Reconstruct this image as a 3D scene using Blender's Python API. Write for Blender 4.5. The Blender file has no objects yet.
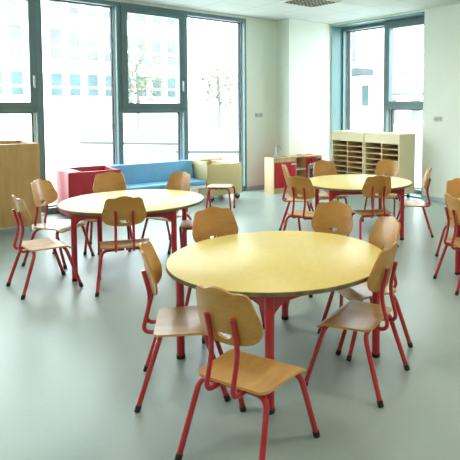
import bpy, bmesh, math, random
from mathutils import Vector, Matrix
random.seed(7)
C = bpy.context.scene.collection
PI = math.pi

# ------------------------------------------------------------------ materials
def new_mat(name):
    m = bpy.data.materials.new(name); m.use_nodes = True
    nt = m.node_tree; b = nt.nodes['Principled BSDF']
    return m, nt, b

def plain(name, col, rough=.5, spec=.5, metal=0., coat=0., var=.06, scale=8., bump=0.):
    """procedural paint / plastic: base colour with a gentle noise variation"""
    m, nt, b = new_mat(name); N = nt.nodes; L = nt.links
    tc = N.new('ShaderNodeTexCoord'); no = N.new('ShaderNodeTexNoise')
    no.inputs['Scale'].default_value = scale; no.inputs['Detail'].default_value = 3
    L.new(tc.outputs['Object'], no.inputs['Vector'])
    cr = N.new('ShaderNodeValToRGB')
    cr.color_ramp.elements[0].position = .3; cr.color_ramp.elements[1].position = .7
    cr.color_ramp.elements[0].color = (*[c*(1-var) for c in col], 1)
    cr.color_ramp.elements[1].color = (*[min(1, c*(1+var)) for c in col], 1)
    L.new(no.outputs['Fac'], cr.inputs['Fac']); L.new(cr.outputs['Color'], b.inputs['Base Color'])
    b.inputs['Roughness'].default_value = rough; b.inputs['Metallic'].default_value = metal
    b.inputs['Specular IOR Level'].default_value = spec; b.inputs['Coat Weight'].default_value = coat
    b.inputs['Coat Roughness'].default_value = .12
    if bump:
        bp = N.new('ShaderNodeBump'); bp.inputs['Strength'].default_value = bump; bp.inputs['Distance'].default_value = .005
        L.new(no.outputs['Fac'], bp.inputs['Height']); L.new(bp.outputs['Normal'], b.inputs['Normal'])
    return m

def wood(name, c1, c2, rough=.4, coat=.3, axis='Z', scale=14., spec=.5):
    m, nt, b = new_mat(name); N = nt.nodes; L = nt.links
    tc = N.new('ShaderNodeTexCoord'); mp = N.new('ShaderNodeMapping')
    s = {'X': (.09, 1, 1), 'Y': (1, .09, 1), 'Z': (1, 1, .09)}[axis]
    mp.inputs['Scale'].default_value = s
    n1 = N.new('ShaderNodeTexNoise'); n1.inputs['Scale'].default_value = scale; n1.inputs['Detail'].default_value = 5
    n1.inputs['Distortion'].default_value = .6
    n2 = N.new('ShaderNodeTexNoise'); n2.inputs['Scale'].default_value = scale*9; n2.inputs['Detail'].default_value = 2
    L.new(tc.outputs['Object'], mp.inputs['Vector']); L.new(mp.outputs['Vector'], n1.inputs['Vector']); L.new(mp.outputs['Vector'], n2.inputs['Vector'])
    ad = N.new('ShaderNodeMath'); ad.operation = 'MULTIPLY_ADD'; ad.inputs[1].default_value = .35
    L.new(n2.outputs['Fac'], ad.inputs[0]); L.new(n1.outputs['Fac'], ad.inputs[2])
    cr = N.new('ShaderNodeValToRGB'); cr.color_ramp.elements[0].position = .5; cr.color_ramp.elements[1].position = .85
    cr.color_ramp.elements[0].color = (*c1, 1); cr.color_ramp.elements[1].color = (*c2, 1)
    L.new(ad.outputs[0], cr.inputs['Fac']); L.new(cr.outputs['Color'], b.inputs['Base Color'])
    b.inputs['Roughness'].default_value = rough; b.inputs['Coat Weight'].default_value = coat
    b.inputs['Coat Roughness'].default_value = .18; b.inputs['Specular IOR Level'].default_value = spec
    return m

def floor_mat():
    m, nt, b = new_mat('linoleum_floor'); N = nt.nodes; L = nt.links
    tc = N.new('ShaderNodeTexCoord')
    n1 = N.new('ShaderNodeTexNoise'); n1.inputs['Scale'].default_value = 1.1; n1.inputs['Detail'].default_value = 4
    n2 = N.new('ShaderNodeTexNoise'); n2.inputs['Scale'].default_value = 45; n2.inputs['Detail'].default_value = 4
    for n in (n1, n2): L.new(tc.outputs['Object'], n.inputs['Vector'])
    ad = N.new('ShaderNodeMath'); ad.operation = 'MULTIPLY_ADD'; ad.inputs[1].default_value = .35
    L.new(n2.outputs['Fac'], ad.inputs[0]); L.new(n1.outputs['Fac'], ad.inputs[2])
    cr = N.new('ShaderNodeValToRGB'); cr.color_ramp.elements[0].position = .4; cr.color_ramp.elements[1].position = .95
    cr.color_ramp.elements[0].color = (*FLOOR_A, 1); cr.color_ramp.elements[1].color = (*FLOOR_B, 1)
    L.new(ad.outputs[0], cr.inputs['Fac']); L.new(cr.outputs['Color'], b.inputs['Base Color'])
    mr = N.new('ShaderNodeMapRange'); mr.inputs['To Min'].default_value = .3; mr.inputs['To Max'].default_value = .42
    L.new(n1.outputs['Fac'], mr.inputs['Value']); L.new(mr.outputs['Result'], b.inputs['Roughness'])
    b.inputs['Specular IOR Level'].default_value = .5
    bp = N.new('ShaderNodeBump'); bp.inputs['Strength'].default_value = .04; bp.inputs['Distance'].default_value = .003
    L.new(n2.outputs['Fac'], bp.inputs['Height']); L.new(bp.outputs['Normal'], b.inputs['Normal'])
    return m

def ceiling_mat():
    """mineral fibre tiles, 60 cm grid of thin joints"""
    m, nt, b = new_mat('ceiling_tiles'); N = nt.nodes; L = nt.links
    tc = N.new('ShaderNodeTexCoord'); sp = N.new('ShaderNodeSeparateXYZ'); L.new(tc.outputs['Object'], sp.inputs[0])
    outs = []
    for ax, off in (('X', 5.24), ('Y', 6.2)):
        a = N.new('ShaderNodeMath'); a.operation = 'SUBTRACT'; a.inputs[1].default_value = off - 60; L.new(sp.outputs[ax], a.inputs[0])
        d = N.new('ShaderNodeMath'); d.operation = 'MODULO'; d.inputs[1].default_value = .6; L.new(a.outputs[0], d.inputs[0])
        e = N.new('ShaderNodeMath'); e.operation = 'LESS_THAN'; e.inputs[1].default_value = .014; L.new(d.outputs[0], e.inputs[0])
        outs.append(e)
    mx = N.new('ShaderNodeMath'); mx.operation = 'MAXIMUM'; L.new(outs[0].outputs[0], mx.inputs[0]); L.new(outs[1].outputs[0], mx.inputs[1])
    no = N.new('ShaderNodeTexNoise'); no.inputs['Scale'].default_value = 60; L.new(tc.outputs['Object'], no.inputs['Vector'])
    cr = N.new('ShaderNodeValToRGB'); cr.color_ramp.elements[0].color = (*[c*.93 for c in CEIL], 1); cr.color_ramp.elements[1].color = (*CEIL, 1)
    L.new(no.outputs['Fac'], cr.inputs['Fac'])
    mi = N.new('ShaderNodeMix'); mi.data_type = 'RGBA'; L.new(mx.outputs[0], mi.inputs['Factor'])
    L.new(cr.outputs['Color'], mi.inputs['A']); mi.inputs['B'].default_value = (*[c*.72 for c in CEIL], 1)
    L.new(mi.outputs['Result'], b.inputs['Base Color']); b.inputs['Roughness'].default_value = .85
    return m

def glass_mat(name, tint=(.97, .99, .99), refl=.06):
    m = bpy.data.materials.new(name); m.use_nodes = True; nt = m.node_tree; N = nt.nodes; L = nt.links
    N.clear(); out = N.new('ShaderNodeOutputMaterial')
    t = N.new('ShaderNodeBsdfTransparent'); t.inputs[0].default_value = (*tint, 1)
    g = N.new('ShaderNodeBsdfGlossy'); g.inputs['Roughness'].default_value = .02
    fr = N.new('ShaderNodeLayerWeight'); fr.inputs['Blend'].default_value = .25
    mu = N.new('ShaderNodeMath'); mu.operation = 'MULTIPLY'; mu.inputs[1].default_value = refl*4
    L.new(fr.outputs['Fresnel'], mu.inputs[0])
    mix = N.new('ShaderNodeMixShader'); L.new(mu.outputs[0], mix.inputs[0]); L.new(t.outputs[0], mix.inputs[1]); L.new(g.outputs[0], mix.inputs[2])
    L.new(mix.outputs[0], out.inputs[0])
    return m

def emit_mat(name, col, s):
    m, nt, b = new_mat(name)
    b.inputs['Base Color'].default_value = (.9, .9, .9, 1)
    b.inputs['Emission Color'].default_value = (*col, 1); b.inputs['Emission Strength'].default_value = s
    return m

FLOOR_A = (.285, .36, .325); FLOOR_B = (.36, .425, .39); CEIL = (.62, .66, .63)
SKY = 2.2; FILL_TUBE = 8.; FILL_LAMP = 4.2; EXPOSURE = 2.52
M = dict(
    floor=floor_mat(), ceiling=ceiling_mat(),
    wall=plain('painted_wall', (.78, .825, .75), .8, .2, var=.02, scale=2, bump=.05),
    base=plain('baseboard_grey', (.45, .55, .55), .5, var=.03),
    frame=plain('window_aluminium', (.12, .21, .225), .4, .5, var=.05, scale=5),
    sash=plain('sash_aluminium', (.10, .17, .185), .4, .5, var=.05, scale=5),
    gasket=plain('rubber_gasket', (.02, .025, .03), .7),
    lit_bead=plain('daylit_bead', (.78, .82, .84), .4),  # near-white colour paints in the daylight on the mullion's side
    reveal=plain('reveal_panel', (.11, .22, .23), .5, var=.04, scale=3),
    metal=plain('brushed_metal', (.42, .45, .45), .35, metal=.8, var=.03),
    glass=glass_mat('window_glass'),
    red=plain('red_lacquered_tube', (.44, .012, .022), .3, .5, coat=.4, var=.06),
    rubber=plain('black_rubber', (.012, .012, .013), .6),
    ply=wood('beech_plywood', (.44, .19, .028), (.56, .28, .055), .34, .35, 'X', 16),
    plyseat=wood('beech_plywood_seat', (.48, .24, .06), (.6, .34, .10), .38, .2, 'Y', 16),
    top=plain('yellow_laminate', (.74, .585, .17), .4, .35, var=.03, scale=30),
    edge=wood('tabletop_edge', (.11, .075, .03), (.2, .14, .06), .5, .1, 'X', 20),
    beech=wood('beech_veneer', (.6, .42, .2), (.72, .54, .3), .45, .15, 'Z', 10),
    oak=wood('oak_veneer', (.44, .245, .08), (.54, .33, .125), .5, .1, 'Z', 9),
    cream=plain('cream_laminate', (.76, .66, .42), .4, .4, var=.04, scale=4),
    sand=plain('sand_laminate', (.62, .52, .27), .45, .4, var=.04, scale=4),
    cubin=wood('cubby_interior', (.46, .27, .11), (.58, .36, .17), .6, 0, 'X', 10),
    redfab=plain('red_leatherette', (.43, .018, .04), .36, .5, var=.05, scale=12, bump=.05),
    bluefab=plain('blue_leatherette', (.17, .42, .66), .45, .4, var=.05, scale=12, bump=.05),
    white=plain('white_laminate', (.8, .8, .76), .4),
    redpanel=plain('red_panel', (.55, .015, .03), .4, var=.04),
    dark=plain('dark_recess', (.05, .05, .05), .6),
    grey=plain('grey_plastic', (.35, .38, .4), .45),
    wheel=plain('castor_wheel', (.02, .02, .022), .5),
    palewheel=plain('pale_castor_wheel', (.45, .55, .56), .5),
    plate=plain('switch_plate', (.55, .6, .57), .4),
    louvre=plain('aluminium_louvre', (.16, .14, .10), .5, metal=.0),
    tube=emit_mat('fill_tube', (1, .9, .72), FILL_TUBE),  # glow for the added panels out of view
    tubeoff=plain('unlit_fluorescent_tube', (.8, .8, .78), .3),
    facade=plain('white_render', (.8, .8, .8), .9, .2, var=.03, scale=.5),
    glassdark=plain('facade_glazing', (.028, .034, .04), .3, .3, var=.3, scale=.6),
    glasspale=plain('pale_glazing', (.105, .108, .11), .4, .3, var=.25, scale=.5),
    glassteal=plain('teal_glazing', (.055, .095, .1), .4, .3, var=.4, scale=.5),
    canopy=plain('concrete_canopy', (.07, .08, .085), .8, .2),
    paving=plain('pale_paving', (.5, .5, .48), .85, .2, var=.08, scale=.4),
    kerb=plain('kerb_stone', (.07, .075, .07), .85, .2),
    leaf=plain('tree_leaf', (.11, .125, .08), .7, .2, var=.35, scale=1.5),
    bark=plain('tree_bark', (.12, .12, .11), .9),
)

# ------------------------------------------------------------------ mesh helpers
def add_box(bm, lo, hi, bev=0., seg=2):
    r = bmesh.ops.create_cube(bm, size=1)
    vs = r['verts']; lo = Vector(lo); hi = Vector(hi); c = (lo+hi)/2; s = hi-lo
    for v in vs: v.co = Vector((v.co.x*s.x, v.co.y*s.y, v.co.z*s.z)) + c
    if bev > 0:
        es = {e for v in vs for e in v.link_edges}
        bmesh.ops.bevel(bm, geom=list(es), offset=min(bev, min(s)*.45), segments=seg, affect='EDGES', profile=.5)
    return bm

def fillet(pts, r, n=6):
    pts = [Vector(p) for p in pts]; out = [pts[0]]
    for i in range(1, len(pts)-1):
        a, b, c = pts[i-1], pts[i], pts[i+1]
        u = (a-b); w = (c-b); rr = r[i] if isinstance(r, (list, tuple)) else r
        la = min(rr, u.length*.48); lc = min(rr, w.length*.48)
        p0 = b+u.normalized()*la; p1 = b+w.normalized()*lc
        for k in range(n+1):
            t = k/n; out.append(p0*(1-t)**2 + b*2*t*(1-t) + p1*t*t)
    out.append(pts[-1]); return out

def add_tube(bm, pts, r, seg=10, cap=True):
    pts = [Vector(p) for p in pts]; rings = []
    t0 = (pts[1]-pts[0]).normalized(); up = Vector((0, 0, 1)) if abs(t0.z) < .9 else Vector((1, 0, 0))
    n = (up - t0*up.dot(t0)).normalized()
    for i, p in enumerate(pts):
        t = (pts[min(i+1, len(pts)-1)] - pts[max(i-1, 0)]).normalized()
        n = (n - t*n.dot(t)).normalized(); b = t.cross(n)
        rings.append([bm.verts.new(p + (n*math.cos(a) + b*math.sin(a))*r) for a in [2*PI*k/seg for k in range(seg)]])
    for A, B in zip(rings, rings[1:]):
        for k in range(seg): bm.faces.new((A[k], A[(k+1) % seg], B[(k+1) % seg], B[k]))
    if cap: bm.faces.new(rings[0][::-1]); bm.faces.new(rings[-1])
    return bm

def add_lathe(bm, prof, c, seg=32, axis='z'):
    """closed profile of (r, h) turned about a vertical (or u / v) axis through c"""
    rings = []
    for r, h in prof:
        ring = []
        for k in range(seg):
            a = 2*PI*k/seg; x, y = r*math.cos(a), r*math.sin(a)
            p = (x, y, h) if axis == 'z' else ((h, x, y) if axis == 'x' else (x, h, y))
            ring.append(bm.verts.new(Vector(c)+Vector(p)))
        rings.append(ring)
    for A, B in zip(rings, rings[1:]):
        for k in range(seg): bm.faces.new((A[k], A[(k+1) % seg], B[(k+1) % seg], B[k]))
    bm.faces.new(rings[0][::-1]); bm.faces.new(rings[-1])
    return bm

def obj(name, bm, mat, parent=None, smooth=True, loc=None):
    bmesh.ops.recalc_face_normals(bm, faces=bm.faces[:])
    me = bpy.data.meshes.new(name); bm.to_mesh(me); bm.free()
    if smooth:
        for p in me.polygons: p.use_smooth = True
        try: me.set_sharp_from_angle(angle=math.radians(40))
        except Exception: pass
    mats = mat if isinstance(mat, (list, tuple)) else [mat]
    for m in mats: me.materials.append(m)
    o = bpy.data.objects.new(name, me); C.objects.link(o)
    if parent: o.parent = parent
    if loc: o.location = loc
    return o

def box(name, lo, hi, mat, parent=None, bev=0.):
    return obj(name, add_box(bmesh.new(), lo, hi, bev), mat, parent)

def boxes(name, lst, mat, parent=None, bev=0.):
    bm = bmesh.new()
    for lo, hi in lst: add_box(bm, lo, hi, bev)
    return obj(name, bm, mat, parent)

def thing(name, label, cat, loc=(0, 0, 0), rot=0., group=None):
    o = bpy.data.objects.new(name, None); o.empty_display_size = .1; C.objects.link(o)
    o.location = loc; o.rotation_euler = (0, 0, rot); return tag(o, label, cat, group)

def tag(o, label, cat, group=None):
    o['label'] = label; o['category'] = cat
    if group: o['group'] = group
    return o

def struct(o):
    o['kind'] = 'structure'; return o

def dup(root, loc, rot, label, group=None):
    r = root.copy(); C.objects.link(r); r.location = loc; r.rotation_euler = (0, 0, rot)
    r['label'] = label
    if group: r['group'] = group
    for ch in list(root.children):
        c = ch.copy(); C.objects.link(c); c.parent = r
        for g in list(ch.children):
            d = g.copy(); C.objects.link(d); d.parent = c
    return r

def quad_bm(lo, hi): return add_box(bmesh.new(), lo, hi)

# ------------------------------------------------------------------ the room (u = along the window wall, v = towards it)
U0, U1, V0, V1, ZC = -3.2, 6.6, -2.6, 7.66, 2.9
WU = 5.022          # right end of the window band
WT = 2.862          # top of the window band
struct(box('floor', (U0-.2, V0-.2, -.12), (U1+.5, V1+.25, 0), M['floor']))
struct(box('ceiling', (U0-.2, V0-.2, ZC), (U1+.5, V1+.25, ZC+.15), M['ceiling']))
struct(boxes('wall_window', [((WU, V1, 0), (U1+.5, V1+.25, ZC)), ((U0-.2, V1, WT), (WU, V1+.25, ZC)),
                             ((U0-.2, V1, 0), (-2.12, V1+.25, WT))], M['wall']))
NV0, NV1, NT = 5.18, 7.28, 2.868     # niche of the second window in the back wall
struct(boxes('wall_back', [((U1, V0-.2, 0), (U1+.5, NV0, ZC)), ((U1, NV1, 0), (U1+.5, V1, ZC)),
                           ((U1, NV0, NT), (U1+.5, NV1, ZC))], M['wall']))
struct(box('wall_pillar', (5.655, 7.30, 0), (U1, V1, ZC), M['wall']))
struct(box('wall_left', (U0-.2, V0-.2, 0), (U0, V1, ZC), M['wall']))
struct(box('wall_front', (U0, V0-.2, 0), (U1, V0, ZC), M['wall']))
struct(boxes('baseboard_back', [((U1-.012, V0, 0), (U1, NV0, .065))], M['base']))
struct(boxes('baseboard_window', [((WU, V1-.012, 0), (5.655, V1, .065)), ((5.643, 7.30, 0), (5.655, V1-.012, .065))], M['base']))
# reveal lining of the niche
struct(boxes('trim_1', [((U1+.002, NV1-.012, 0), (7.0, NV1, NT)), ((U1+.002, NV0, 0), (7.0, NV0+.012, NT)),
                        ((U1+.002, NV0+.012, NT-.012), (7.0, NV1-.012, NT))], M['reveal']))
struct(box('trim_2', (U1+.002, NV0+.012, 0), (7.1, NV1-.012, .02), M['reveal']))

# ------------------------------------------------------------------ windows
def bay(n, a, b, casement, handle_side=1, along='u', base=V1, z0=.03, z1=WT, tz=1.365):
    """one bay: frame bars, glazing; casement bays have a sash above a transom. along='u': the pane faces -v; 'v': faces -u"""
    root = bpy.data.objects.new('window_%d' % n, None); C.objects.link(root); struct(root)
    def B(x0, x1, d0, d1, lo, hi):
        if along == 'u': return ((x0, base+d0, lo), (x1, base+d1, hi))
        return ((base+d0, x0, lo), (base+d1, x1, hi))
    m = .036
    bars = [B(a, a+m, -.015, .15, z0, z1), B(b-m, b, -.015, .15, z0, z1),
            B(a+m, b-m, -.015, .15, z1-.06, z1), B(a+m, b-m, -.015, .15, 0, z0+.05)]
    if casement: bars.append(B(a+m, b-m, -.01, .15, tz-.04, tz+.02))
    fr = boxes('frame', bars, M['frame'], root)
    def light(lo, hi, x0, x1, d):
        g = .013; e = .022
        boxes('gasket', [B(x0+e, x0+e+g, d-.03, d+.03, lo, hi), B(x1-e-g, x1-e, d-.03, d+.03, lo, hi),
                         B(x0+e+g, x1-e-g, d-.03, d+.03, hi-g, hi), B(x0+e+g, x1-e-g, d-.03, d+.03, lo, lo+g)], M['gasket'], root)
        boxes('daylit_bead', [B(x0, x0+e, d-.03, d+.03, lo, hi), B(x1-e, x1, d-.03, d+.03, lo, hi)], M['lit_bead'], root)  # pale strips carry the bright daylit edge in their colour
        box('pane', *B(x0+e+g, x1-e-g, d-.003, d+.003, lo+g, hi-g), M['glass'], root)
    if casement:
        s0, s1, lo, hi, w = a+m-.012, b-m+.012, tz+.008, z1-.048, .085
        sash = boxes('sash', [B(s0, s0+w, -.04, .06, lo, hi), B(s1-w, s1, -.04, .06, lo, hi),
                              B(s0+w, s1-w, -.04, .06, hi-w, hi), B(s0+w, s1-w, -.04, .06, lo, lo+w)], M['sash'], root)
        box('pane', *B(s0+w, s1-w, .02, .026, lo+w, hi-w), M['glass'], root)
        hx = s1-w*.5 if handle_side > 0 else s0+w*.5
        bm = bmesh.new(); q = B(hx-.014, hx+.014, -.052, -.04, 1.66, 1.80); add_box(bm, *q, .004)
        q = B(hx-.011, hx+.011, -.085, -.05, 1.765, 1.79); add_box(bm, *q, .004)
        q = B(hx-.011, hx+.011, -.088, -.07, 1.64, 1.79); add_box(bm, *q, .006)
        obj('handle', bm, M['metal'], sash)
        light(z0+.05, tz-.04, a+m, b-m, .11)
    else:
        light(z0+.05, z1-.06, a+m, b-m, .11)
    return root
ED = [-2.12, -1.12, -.10, .90, 1.897, 2.925, 3.925, 5.022]
for i in range(7):
    bay(i+1, ED[i], ED[i+1], i in (1, 3, 5), 1)
bay(8, 6.2, NV1-.012, False, along='v', base=6.87, z1=NT-.012)
bay(9, NV0+.012, 6.2, True, -1, along='v', base=6.87, z1=NT-.012, tz=1.42)

# ------------------------------------------------------------------ ceiling light panel
def make_louvre_light(x, y, label, tm):
    t = thing('ceiling_light', label, 'ceiling light', (x, y, ZC), 0, 'louvred ceiling lights')
    h = .3; z = -.02
    boxes('frame', [((-h, -h, z), (h, -h+.02, -.001)), ((-h, h-.02, z), (h, h, -.001)),
                    ((-h, -h+.02, z), (-h+.02, h-.02, -.001)), ((h-.02, -h+.02, z), (h, h-.02, -.001))], M['white'], t)
    box('reflector', (-h+.02, -h+.02, -.003), (h-.02, h-.02, -.0015), M['white'], t)
    bm = bmesh.new()
    for k in range(1, 8):
        p = -h+.02 + (2*h-.04)*k/8
        add_box(bm, (p-.006, -h+.02, z+.001), (p+.006, h-.02, -.011))
        add_box(bm, (-h+.02, p-.006, z+.001), (h-.02, p+.006, -.011))
    obj('louvre', bm, M['louvre'], t, False)
    for k in range(4):
        p = -h+.02 + (2*h-.04)*(2*k+1)/8
        bm = bmesh.new(); add_tube(bm, [(p, -h+.03, -.0072), (p, h-.03, -.0072)], .0037, 8); obj('tube', bm, M[tm], t)
    if tm == 'tube':  # area lamp added for warm fill, only in the unseen panels
        ld = bpy.data.lights.new('fill_lamp', 'AREA'); ld.shape = 'SQUARE'; ld.size = .54; ld.energy = FILL_LAMP; ld.color = (1, .92, .79)
        lo = bpy.data.objects.new('fill_lamp', ld); C.objects.link(lo); lo.parent = t; lo.location = (0, 0, -.024)
    return t
make_louvre_light(4.94, 5.90, 'square louvred ceiling light panel above the far end of the room', 'tubeoff')
L1 = make_louvre_light(2.54, 3.5, 'added louvred ceiling panel out of view, lit for warm fill', 'tube')
for x, y in ((4.94, 2.3), (2.54, .5), (-.46, 2.3), (4.94, -.7), (-.46, -.7)):  # more unseen panels added to brighten the near half of the room
    dup(L1, (x, y, ZC), 0, 'added louvred ceiling panel out of view, lit for warm fill')

# ------------------------------------------------------------------ chair
def backrest_bm():
    W = .161; ZT, ZB = .745, .505; Hh = ZT-ZB
    top = [(0, 0), (.13, .005), (.26, .03), (.38, .064), (.48, .074), (.58, .068), (.68, .072), (.76, .095), (.82, .14), (.855, .21), (.88, .30), (.91, .39), (.95, .48), (.985, .57), (1, .65)]
    bot = [(0, 1), (.3, .995), (.55, .975), (.75, .94), (.88, .88), (.96, .79), (1, .67)]
    def ev(tab, x):
        for (x0, t0), (x1, t1) in zip(tab, tab[1:]):
            if x <= x1 + 1e-9: return t0+(t1-t0)*(x-x0)/(x1-x0)
        return tab[-1][1]
    xs = sorted(set([round(i/24, 4) for i in range(25)] + [.95, .975, .99, .223]))
    xs = sorted(set([-x for x in xs] + xs))
    sw = .223
    n1, n2 = 3, 8
    bm = bmesh.new(); low = []; upp = []
    def P(x, t):
        z = ZT - t*Hh
        y = -.101 - .25*(z-.49) - .042*(1-x*x)
        return Vector((x*W, y, z))
    for x in xs:
        a = abs(x); tt = ev(top, a); tb = ev(bot, a)
        ts = tt + (tb-tt)*.80
        if a < sw:
            k = math.sqrt(max(0, 1-(a/sw)**2)); su = ts; sl = ts + .1*k
        else: su = sl = ts
        low.append([bm.verts.new(P(x, sl + (tb-sl)*j/n1)) for j in range(n1+1)])
        c = [bm.verts.new(P(x, tt + (su-tt)*j/n2)) for j in range(n2+1)]
        if a >= sw - 1e-6:
            bm.verts.remove(c[-1]); c[-1] = low[-1][0]
        upp.append(c)
    for cols, n in ((low, n1), (upp, n2)):
        for A, B in zip(cols, cols[1:]):
            for j in range(n):
                f = [A[j], B[j], B[j+1], A[j+1]]
                f = list(dict.fromkeys(f))
                if len(f) >= 3: bm.faces.new(f)
    bmesh.ops.recalc_face_normals(bm, faces=bm.faces[:])
    bmesh.ops.solidify(bm, geom=bm.faces[:], thickness=.010)
    return bm

def seat_bm():
    bm = bmesh.new(); nx, ny = 16, 18; g = []
    for j in range(ny+1):
        t = j/ny; row = []
        for i in range(nx+1):
            s = 2*i/nx-1
            hw = .172 + .02*t
            y = -.135 + .295*t
            e = .022            # rounded corners
            if t < .12: hw -= e*(1-math.sqrt(max(0, 1-(1-t/.12)**2)))
            if t > .9: hw -= e*1.2*(1-math.sqrt(max(0, 1-((t-.9)/.1)**2)))
            z = .342 - .010*math.exp(-((t-.4)/.3)**2)*(1-abs(s)**2) + .003*(1-t)
            if t > .78: z -= .030*((t-.78)/.22)**2
            row.append(bm.verts.new((s*hw, y, z)))
        g.append(row)
    for A, B in zip(g, g[1:]):
        for i in range(nx): bm.faces.new((A[i], A[i+1], B[i+1], B[i]))
    bmesh.ops.recalc_face_normals(bm, faces=bm.faces[:])
    bmesh.ops.solidify(bm, geom=bm.faces[:], thickness=.011)
    zs = max(v.co.z for v in bm.verts)
    for v in bm.verts: v.co.z += .345-zs
    return bm

def legs_of(t, top_z=.318, rx=.168, ry=.108, fx=.2, fy=.203, names=True):
    for sx in (-1, 1):
        for sy in (-1, 1):
            k = .178 if sy > 0 else rx
            pts = [(sx*fx, sy*fy, .018), (sx*k, sy*ry, top_z), (sx*.006, sy*ry*.92, top_z)]
            bm = add_tube(bmesh.new(), fillet(pts, .05, 7), .0125, 10)
            lg = obj('leg', bm, M['red'], t)
            d = (Vector(pts[1])-Vector(pts[0])).normalized(); p = Vector(pts[0])
            bm = add_tube(bmesh.new(), [p-d*.0185, p-d*.016, p+d*.012], .0145, 10)
            f = obj('foot_cap', bm, M['rubber'], lg); f['label'] = 'black rubber foot cap'

def make_chair(label, group):
    t = thing('school_chair', label, 'chair', group=group)
    obj('seat', seat_bm(), M['plyseat'], t)
    obj('backrest', backrest_bm(), M['ply'], t)
    legs_of(t)
    for sx in (-1, 1):
        x = sx*.064
        pts = [(x, .10, .318), (x, -.195, .318), (x, -.150, .49), (x, -.1845, .628)]
        bm = add_tube(bmesh.new(), fillet(pts, [0, .05, .06, 0], 7), .0105, 10)
        obj('back_support', bm, M['red'], t)
    return t

R = math.radians
G1, G2, G3, G4 = ('chairs around the front table', 'chairs around the left table', 'chairs around the far right table', 'chairs at the right edge')
CH = [
 (1.21, 1.83, 18.7, 'foreground chair seen from behind, nearest the camera at the big yellow table', G1),
 (1.25, 2.487, -28.7, 'wooden chair at the left side of the front yellow table, seen from its side', G1),
 (1.80, 3.025, -100, 'wooden chair facing the camera behind the left half of the front yellow table', G1),
 (2.446, 2.758, -155, 'wooden chair facing the camera behind the right half of the front yellow table', G1),
 (2.314, 2.245, 163, 'wooden chair turned left at the front table, behind its right front chair', G1),
 (1.957, 1.943, 111.8, 'glossy brown chair seen from behind at the right front of the yellow table', G1),
 (1.627, 4.217, 68.8, 'wooden chair seen straight from behind at the near side of the left table', G2),
 (1.14, 4.61, 2, 'wooden chair seen from its side, leftmost in the room, at the left table', G2),
 (1.435, 5.285, -52, 'wooden chair in front of the big oak cabinet, angled towards the left table', G2),
 (1.945, 5.44, -115, 'wooden chair behind the left table, in front of the red box', G2),
 (2.41, 5.08, -161, 'wooden chair at the right back of the left table, in front of the blue bench', G2),
 (4.03, 3.807, 65, 'wooden chair seen from behind at the near side of the far right table', G3),
 (3.468, 4.177, 20, 'chair seen from behind at the left of the far table, before the play kitchen', G3),
 (3.963, 4.927, -42, 'wooden chair seen edge-on right in front of the red door of the play kitchen', G3),
 (4.425, 4.92, -111, 'chair facing the camera behind the far table, before the left cubby shelf', G3),
 (5.0, 4.53, -155, 'chair facing the camera behind the far table, before the right cubby shelf', G3),
 (4.735, 3.84, 132, 'chair seen from its side right of the far table, beside the white wall', G3),
 (3.68, 2.40, -29, 'chair seen from behind at the right edge of the photo, red back tubes', G4),
 (4.253, 2.803, -115, 'chair cut by the right edge of the photo, behind the nearer chair', G4),
]
c0 = None
for x, y, a, lab, grp in CH:
    if c0 is None:
        c0 = make_chair(lab, grp); c0.location = (x, y, 0); c0.rotation_euler = (0, 0, R(a-90))
    else: dup(c0, (x, y, 0), R(a-90), lab, grp)

# low stools: same leg frame, plywood top, no back
def stool_top():
    bm = bmesh.new(); add_box(bm, (-.165, -.145, .326), (.165, .145, .34), .006); return bm
s0 = thing('low_stool', 'low backless stool with red legs in front of the sand coloured storage box', 'stool', (3.80, 6.44, 0), R(-41), 'low backless stools')
obj('seat', stool_top(), M['plyseat'], s0); legs_of(s0, .311, .135, .1, .165, .15)
dup(s0, (2.43, 4.50, 0), R(-30), 'low backless stool tucked under the right side of the left table')

# ------------------------------------------------------------------ tables
def make_table(label, x, y, rot):
    t = thing('round_table', label, 'table', (x, y, 0), rot, 'round yellow tables')
    bm = bmesh.new(); Rr = .606
    add_lathe(bm, [(Rr-.004, .566), (Rr, .570), (Rr, .585), (Rr-.003, .5885)], (0, 0, 0), 96); obj('table_edge', bm, M['edge'], t)
    bm = bmesh.new(); add_lathe(bm, [(Rr-.003, .584), (Rr-.0025, .5888), (Rr-.005, .590)], (0, 0, 0), 96); obj('tabletop', bm, M['top'], t)
    rl = .553; pts = [Vector((rl*math.cos(k*PI/2), rl*math.sin(k*PI/2), 0)) for k in range(4)]
    for k in range(4):
        p = pts[k]
        bm = add_tube(bmesh.new(), [p+Vector((0, 0, .022)), p+Vector((0, 0, .5655))], .0225, 16); lg = obj('leg', bm, M['red'], t)
        bm = add_lathe(bmesh.new(), [(.021, 0), (.0245, .003), (.0245, .024)], p, 16)
        f = obj('foot_cap', bm, M['rubber'], lg); f['label'] = 'black rubber foot cap'
        a, b = pts[k], pts[(k+1) % 4]; d = (b-a); Ln = d.length; d.normalize(); n = Vector((-d.y, d.x, 0))
        # apron rail between neighbouring legs, deeper near each leg
        prof = [(.015, .455), (.03, .475), (.06, .497), (.11, .508), (Ln/2, .508)]
        prof = prof + [(Ln-s, z) for s, z in reversed(prof[:-1])]
        bm = bmesh.new(); rows = []
        for s, z in prof:
            c = a + d*s
            rows.append([bm.verts.new(c+n*w+Vector((0, 0, zz))) for w, zz in ((-.011, z), (.011, z), (.011, .565), (-.011, .565))])
        for A, B in zip(rows, rows[1:]):
            for q in range(4): bm.faces.new((A[q], A[(q+1) % 4], B[(q+1) % 4], B[q]))
        bm.faces.new(rows[0]); bm.faces.new(rows[-1][::-1])
        obj('apron_rail', bm, M['red'], t)
    return t
t0 = make_table('large round yellow table in the foreground on red legs', 1.7895, 2.408, R(-131))
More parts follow.
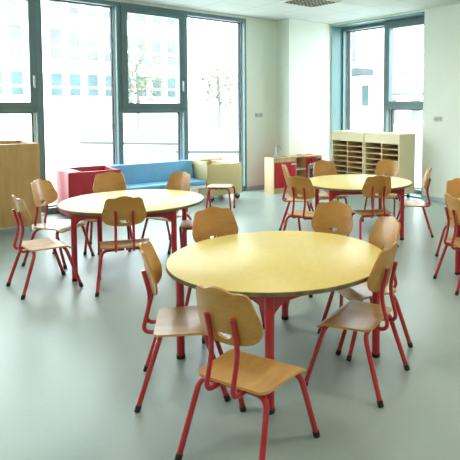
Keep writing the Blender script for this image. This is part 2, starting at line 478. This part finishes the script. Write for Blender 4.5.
dup(t0, (1.901, 4.704, 0), R(12), 'round table at the left before the red box and blue bench')
dup(t0, (4.256, 4.247, 0), R(15), 'round table at the far right before the cubby shelves')
dup(t0, (4.25, 2.25, 0), math.atan2(.39, -.445), 'round table at the right edge of the photo, mostly out of frame')

# ------------------------------------------------------------------ castors
def castor(p, parent, r=.034, mat='wheel', ax='x'):
    w = add_lathe(bmesh.new(), [(r*.8, -.012), (r, -.009), (r, .009), (r*.8, .012)], (p[0], p[1], r), 18, ax)
    c = obj('castor', w, M[mat], parent)
    bm = bmesh.new(); add_box(bm, (p[0]-.017, p[1]-.017, r*1.2), (p[0]+.017, p[1]+.017, p[2]), .003)
    obj('castor_bracket', bm, M['metal'], c)

# ------------------------------------------------------------------ oak cabinet at the left
t = thing('storage_cabinet', 'tall oak veneered cabinet with open top on castors by the left window', 'cabinet', (.75, 7.1, 0))
x0, x1, y0, y1, zb, zt = -.75+.0, .895, -.40, .40, .085, .995
box('front_panel', (x0, y0, zb), (x1, y0+.022, zt), M['oak'], t, .002)
box('back_panel', (x0, y1-.022, zb), (x1, y1, zt), M['oak'], t, .002)
box('side_panel', (x1-.022, y0+.022, zb), (x1, y1-.022, zt), M['oak'], t, .002)
box('side_panel', (x0, y0+.022, zb), (x0+.022, y1-.022, zt), M['oak'], t, .002)
box('top_panel', (x0+.022, y0+.022, zt-.06), (x1-.022, y1-.022, zt-.04), M['beech'], t)
box('bottom_panel', (x0+.022, y0+.022, zb), (x1-.022, y1-.022, zb+.02), M['oak'], t)
for px, py in ((x0+.1, y0+.07), (x1-.1, y0+.07), (x0+.1, y1-.07), (x1-.1, y1-.07), (.45, y0+.07)): castor((px, py, zb), t, .04, 'palewheel')

# ------------------------------------------------------------------ seating: red armchair, blue bench, sand box
FV, BV = 7.05, 7.615
t = thing('storage_box', 'red leatherette storage box with rounded corners at the left end of the blue bench', 'box', (2.045, FV, 0))
w = .645; d = BV-FV
obj('side_block', add_box(bmesh.new(), (0, 0, .035), (.17, d, .598), .028, 4), M['redfab'], t)
obj('front_panel', add_box(bmesh.new(), (.14, .002, .035), (w, .03, .592), .006, 2), M['redfab'], t)
obj('back_panel', add_box(bmesh.new(), (.14, d-.03, .035), (w, d, .602), .006, 2), M['redfab'], t)
obj('side_panel', add_box(bmesh.new(), (w-.025, .031, .035), (w, d-.031, .585), .006, 2), M['redfab'], t)
box('bottom_panel', (.171, .031, .04), (w-.026, d-.031, .06), M['redfab'], t)
for px, py in ((.07, .07), (.58, .07), (.07, d-.07), (.58, d-.07)):
    obj('foot', add_tube(bmesh.new(), [(px, py, 0), (px, py, .041)], .022, 12), M['rubber'], t)
t = thing('bench', 'long blue leatherette bench with backrest between the red box and sand coloured box', 'bench', (2.692, FV, 0))
w = 1.235
bm = bmesh.new()                       # leaning backrest
add_box(bm, (0, d-.13, .325), (w, d, .598), .018, 3)
for v in bm.verts: v.co.y -= max(0, (.598-v.co.z))*.30*(1 if v.co.y < d-.065 else 0)
obj('backrest', bm, M['bluefab'], t)
obj('seat_cushion', add_box(bmesh.new(), (0, .0, .268), (w, d-.02, .332), .018, 3), M['bluefab'], t)
obj('base', add_box(bmesh.new(), (.0, .01, .222), (w, d-.02, .267), .004), M['white'], t)
for px, py in ((.08, .07), (w-.08, .07), (.08, d-.09), (w-.08, d-.09)):
    obj('foot', add_tube(bmesh.new(), [(px, py, 0), (px, py, .223)], .02, 12), M['metal'], t)
t = thing('storage_box', 'sand coloured open storage box on black castors at the right end of the bench', 'box', (3.945, FV, 0))
w = .60; zb = .088; zt = .555; p = .02
box('front_panel', (0, 0, zb), (w, p, zt), M['sand'], t, .003)
box('side_panel', (0, p, zb), (p, d, .60), M['sand'], t, .003)
box('side_panel', (w-p, p, zb), (w, d, zt), M['sand'], t, .003)
box('back_panel', (p, d-p, zb), (w-p, d, .592), M['sand'], t, .003)
box('bottom_panel', (p, p, zb), (w-p, d-p, zb+p), M['sand'], t)
box('divider', (.36, p, zb+p), (.38, d-p, zt+.015), M['sand'], t, .002)
box('lid', (.381, p, zt-.02), (w-p, d-p, zt-.002), M['cream'], t, .002)
for px, py in ((.08, .03), (w-.07, .03), (.08, d-.06), (w-.07, d-.06)): castor((px, py, zb), t, .042, 'wheel', 'y')

# ------------------------------------------------------------------ play kitchen
t = thing('play_kitchen', 'low wooden play kitchen with red door against the wall pillar', 'play kitchen', (5.135, 7.04, 0))
w, d, h = 1.05, .255, .585
box('worktop', (0, -.004, h-.022), (w, d, h), M['beech'], t, .003)
box('side_panel', (0, 0, 0), (.02, d, h-.022), M['beech'], t)
e = box('side_panel', (w-.02, 0, 0), (w, d, h-.022), M['beech'], t)
box('back_panel', (.02, d-.012, .02), (w-.02, d, h-.022), M['redpanel'], t)
box('plinth', (.02, .004, 0), (w-.02, .022, .085), M['beech'], t)
box('bottom_panel', (.02, .022, .07), (w-.02, d-.012, .085), M['beech'], t)
for xx in (.455, .685): box('divider', (xx, .004, .085), (xx+.02, d-.012, h-.022), M['beech'], t)
box('top_rail', (.02, .002, .505), (.455, .02, h-.022), M['beech'], t)
dr = box('door', (.024, -.012, .09), (.45, .004, .50), M['redpanel'], t, .003)
b = bmesh.new(); add_box(b, (.34, -.038, .455), (.44, -.024, .478), .004); add_box(b, (.35, -.026, .46), (.362, -.012, .473)); add_box(b, (.418, -.026, .46), (.43, -.012, .473))
obj('handle', b, M['white'], dr)
box('shelf', (.476, .01, .355), (.684, d-.013, .372), M['white'], t)
dr = box('oven_door', (.71, -.012, .09), (w-.024, .004, .43), M['grey'], t, .003)
box('oven_window', (.75, -.015, .15), (w-.06, -.0115, .36), M['dark'], dr)
b = bmesh.new(); add_tube(b, [(.73, -.035, .442), (w-.04, -.035, .442)], .009, 10); add_box(b, (.735, -.035, .43), (.75, -.011, .44)); add_box(b, (w-.06, -.035, .43), (w-.045, -.011, .44)); obj('handle', b, M['white'], dr)
cp = box('control_panel', (.71, -.006, .46), (w-.024, .012, .555), M['redpanel'], t, .002)
for k in range(5):
    b = add_lathe(bmesh.new(), [(.017, -.026), (.02, -.022), (.02, -.0055)], (.745+k*.06, 0, .508), 16, 'y'); obj('knob', b, M['dark'], cp)
box('upright_panel', (.676, -.012, .085), (.714, .003, .56), M['redpanel'], t, .002)
sk = obj('sink', add_box(bmesh.new(), (.05, .06, h-.001), (.33, .215, h+.006), .003), M['dark'], t)
b = bmesh.new(); add_box(b, (.075, .085, h+.0055), (.305, .19, h+.0075)); obj('basin', b, M['metal'], sk)
b = bmesh.new(); add_tube(b, fillet([(.185, .19, h), (.185, .19, h+.17), (.185, .19, h+.178), (.245, .15, h+.178), (.255, .145, h+.12)], .05, 6), .011, 10)
add_lathe(b, [(.022, h), (.022, h+.02), (.014, h+.03)], (.185, .19, 0), 14); add_box(b, (.14, .18, h+.03), (.18, .20, h+.045), .004)
obj('faucet', b, M['metal'], t)
hb = obj('hob', add_box(bmesh.new(), (.55, .05, h-.001), (.95, .215, h+.006), .003), M['beech'], t)
for px in (.65, .85):
    obj('hob_ring', add_lathe(bmesh.new(), [(.06, h+.0055), (.06, h+.012), (.05, h+.014)], (px, .13, 0), 24), M['redpanel'], hb)

# ------------------------------------------------------------------ cubby shelves in the niche
def make_cubby(label, va, vb):
    """front faces -u; va < vb in v"""
    t = thing('cubby_shelf', label, 'shelf', (6.21, (va+vb)/2, 0), 0, 'cubby shelves under the second window')
    w = (vb-va)/2; d = .378; zb, zt = .085, 1.008; p = .018
    ZH = .853
    box('top_panel', (0, -w, zt-p), (d, w, zt), M['cream'], t)
    box('side_panel', (0, -w, zb), (d, -w+p, zt-p), M['cream'], t)
    box('side_panel', (0, w-p, zb), (d, w, zt-p), M['cream'], t)
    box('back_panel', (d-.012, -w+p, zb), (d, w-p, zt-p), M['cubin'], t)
    box('front_panel', (.001, -w+p, ZH), (.018, w-p, zt-p), M['cream'], t)
    box('divider', (.004, -.009, zb+p), (d-.012, .009, ZH), M['beech'], t)
    box('bottom_panel', (.004, -w+p, zb), (d-.012, w-p, zb+p), M['beech'], t)
    for k in range(1, 9):
        z = ZH-.088*k
        box('shelf_board', (.004, -w+p, z), (d-.012, -.0095, z+.012), M['beech'], t)
        box('shelf_board', (.004, .0095, z), (d-.012, w-p, z+.012), M['beech'], t)
    for px in (.05, d-.06):
        for py in (-w+.08, w-.08): castor((px, py, zb), t, .03, 'wheel', 'y')
    return t
make_cubby('cream cubby shelf at the left below the second window beside the wall corner', 6.075, 6.82)
make_cubby('cream cubby shelf at the right under the second window with its side panel showing', 5.312, 6.045)

# ------------------------------------------------------------------ switches and sockets
def plate(name, pos, along, label, n=2):
    t = thing(name, label, 'socket', pos)
    for k in range(n):
        s = k*.085
        if along == 'u':
            f = obj('face_plate', add_box(bmesh.new(), (s, -.01, -.038), (s+.076, 0, .038), .004), M['plate'], t)
            obj('rocker', add_lathe(bmesh.new(), [(.020, -.014), (.022, -.0095)], (s+.038, 0, 0), 16, 'y'), M['grey'], f)
        else:
            f = obj('face_plate', add_box(bmesh.new(), (-.01, -s-.076, -.038), (0, -s, .038), .004), M['plate'], t)
            obj('rocker', add_lathe(bmesh.new(), [(.020, -.014), (.022, -.0095)], (0, -s-.038, 0), 16, 'x'), M['grey'], f)
    return t
plate('wall_socket', (5.20, V1, 1.27), 'u', 'double wall socket beside the big window above the play kitchen')
plate('light_switch', (U1, 4.98, 1.245), 'v', 'double switch on the white wall right of the second window')

# ------------------------------------------------------------------ outside
GZ = -.15
gr = struct(box('ground', (-60, V1+.26, GZ-.2), (140, 120, GZ), M['paving']))
g2 = struct(box('ground', (U1+.51, -60, GZ-.2), (140, V1+.26, GZ), M['paving']))
def kerb(a, b, label):
    bm = bmesh.new(); a = Vector((*a, GZ)); b = Vector((*b, GZ)); d = (b-a).normalized(); n = Vector((-d.y, d.x, 0))*.09
    vs = [bm.verts.new(q+Vector((0, 0, z))) for z in (0, .1) for q in (a-n, b-n, b+n, a+n)]
    for f in ((0, 1, 2, 3), (4, 5, 6, 7), (0, 1, 5, 4), (1, 2, 6, 5), (2, 3, 7, 6), (3, 0, 4, 7)): bm.faces.new([vs[i] for i in f])
    tag(obj('kerb', bm, M['kerb'], None, False), label, 'kerb', 'kerbs outside')
kerb((7.2, 23.0), (9.9, 19.9), 'kerb stone on the pale paving outside, farther from the window')
kerb((8.1, 16.5), (10.6, 14.5), 'kerb stone on the pale paving outside, nearer to the window')

def building(label, u0, u1, v, h, cols, z_rows, ww, wh, depth=10., skip=()):
    t = thing('office_building', label, 'building', (u0, v, GZ))
    box('wall', (0, 0, 0), (u1-u0, depth, h), M['facade'], t)
    for k, (zc, wh, mt) in enumerate(z_rows):
        for c in cols:
            o = box('window', (c-u0-ww/2, -.05, zc-GZ-wh/2), (c-u0+ww/2, .1, zc-GZ+wh/2), M[mt], t)
            box('window_frame', (c-u0-ww/2, -.09, zc-GZ-wh*.16), (c-u0+ww/2, -.04, zc-GZ-wh*.07), M['facade'], o)
    return t
building('white office block with rows of windows seen through the big window', -8, 34, 45, 16,
         [8.35 + 1.34*k for k in range(0, 11)], [(9.3, 1.7, 'glasspale'), (6.1, 2.3, 'glasspale'), (3.0, 1.7, 'glassteal')], .78, 2.0)

t = thing('office_building', 'white building with entrance canopy seen through the second window', 'building', (30, 27.5, GZ))
box('wall', (0, -16, 0), (10, 12, 16), M['facade'], t)
box('canopy', (-2, .8, 3.95), (0, 3.9, 4.4), M['canopy'], t)
box('column', (-1.6, 1.9, 0), (-1.3, 2.2, 3.95), M['facade'], t)
for (a, b, lo, hi) in ((2.76, 3.4, 5.1, 8.2), (1.3, 2.0, 1.6, 3.2), (-1.5, -.9, .3, 2.2), (-2.6, -1.9, 3.7, 4.1), (-3.7, -2.9, .6, 2.2), (-4.2, -.9, 2.35, 2.6), (-2.2, -2.1, 4.4, 8), (-3.0, -2.9, 4.4, 8)):
    box('window', (-.05, a, lo), (.1, b, hi), M['glasspale' if a < 0 or a > 2 else 'glassteal'], t)

def tree(name, label, x, y, h, rad, n, seed):
    rnd = random.Random(seed); t = thing(name, label, 'tree', (x, y, GZ), 0, 'trees outside')
    bm = bmesh.new(); add_tube(bm, [(0, 0, 0), (.05, 0, h*.35), (0, .08, h*.75)], .11, 8); obj('trunk', bm, M['bark'], t)
    bm = bmesh.new()
    for _ in range(n):
        while True:
            p = Vector((rnd.uniform(-1, 1), rnd.uniform(-1, 1), rnd.uniform(-1, 1)))
            if .3 < p.length < 1: break
        p = Vector((p.x*rad, p.y*rad, h*.62 + p.z*h*.36))
        a = Vector((rnd.gauss(0, 1), rnd.gauss(0, 1), rnd.gauss(0, 1))).normalized(); b = a.orthogonal().normalized()
        s = rnd.uniform(.09, .2); c = a.cross(b)
        bm.faces.new([bm.verts.new(p+q) for q in (a*s, b*s*.6+c*.02, -a*s, -b*s*.6+c*.02)])
    obj('crown', bm, M['leaf'], t, False)
tree('leafy_tree', 'pale leafy tree outside the full height window pane', 14.1, 34, 5.6, 1.9, 800, 3)
tree('leafy_tree', 'pale leafy tree outside the middle opening window', 20.0, 34, 5.0, 1.6, 600, 5)

# ------------------------------------------------------------------ light, camera
w = bpy.data.worlds.new('sky'); bpy.context.scene.world = w; w.use_nodes = True
nt = w.node_tree; bg = nt.nodes['Background']
tc = nt.nodes.new('ShaderNodeTexCoord'); sp = nt.nodes.new('ShaderNodeSeparateXYZ'); cr = nt.nodes.new('ShaderNodeValToRGB')
nt.links.new(tc.outputs['Generated'], sp.inputs[0]); nt.links.new(sp.outputs['Z'], cr.inputs['Fac']); nt.links.new(cr.outputs['Color'], bg.inputs['Color'])
cr.color_ramp.elements[0].color = (.9, .98, 1, 1); cr.color_ramp.elements[1].color = (.8, .93, 1, 1)
bg.inputs['Strength'].default_value = SKY

cam = bpy.data.cameras.new('camera'); co = bpy.data.objects.new('camera', cam); C.objects.link(co)
ROLL, PITCH, YAW, HC = -0.00467885, 0.06297455, 0.7419949, 1.42868
cp, sp_, cr_, sr = math.cos(PITCH), math.sin(PITCH), math.cos(ROLL), math.sin(ROLL)
r = Vector((1, 0, 0)); f = Vector((0, cp, -sp_)); dn = Vector((0, -sp_, -cp))
r2 = r*cr_ + dn*sr; d2 = -r*sr + dn*cr_
Q = Matrix(((math.cos(YAW), math.sin(YAW), 0), (-math.sin(YAW), math.cos(YAW), 0), (0, 0, 1)))
X, Y, Z = Q@r2, -(Q@d2), -(Q@f)
co.matrix_world = Matrix(((X.x, Y.x, Z.x, 0), (X.y, Y.y, Z.y, 0), (X.z, Y.z, Z.z, HC), (0, 0, 0, 1)))
cam.sensor_fit = 'HORIZONTAL'; cam.sensor_width = 36; cam.lens = 539.0876/460*36
cam.shift_x = (230-333.94)/460; cam.shift_y = (140.11-230)/460
cam.clip_start = .05; cam.clip_end = 400
sc = bpy.context.scene; sc.camera = co
sc.view_settings.view_transform = 'Standard'; sc.view_settings.look = 'None'
sc.view_settings.gamma = 1; sc.view_settings.use_curve_mapping = False
sc.view_settings.exposure = EXPOSURE
sc.cycles.max_bounces = 12; sc.cycles.diffuse_bounces = 6; sc.cycles.transparent_max_bounces = 16
sc.cycles.caustics_reflective = False; sc.cycles.caustics_refractive = False
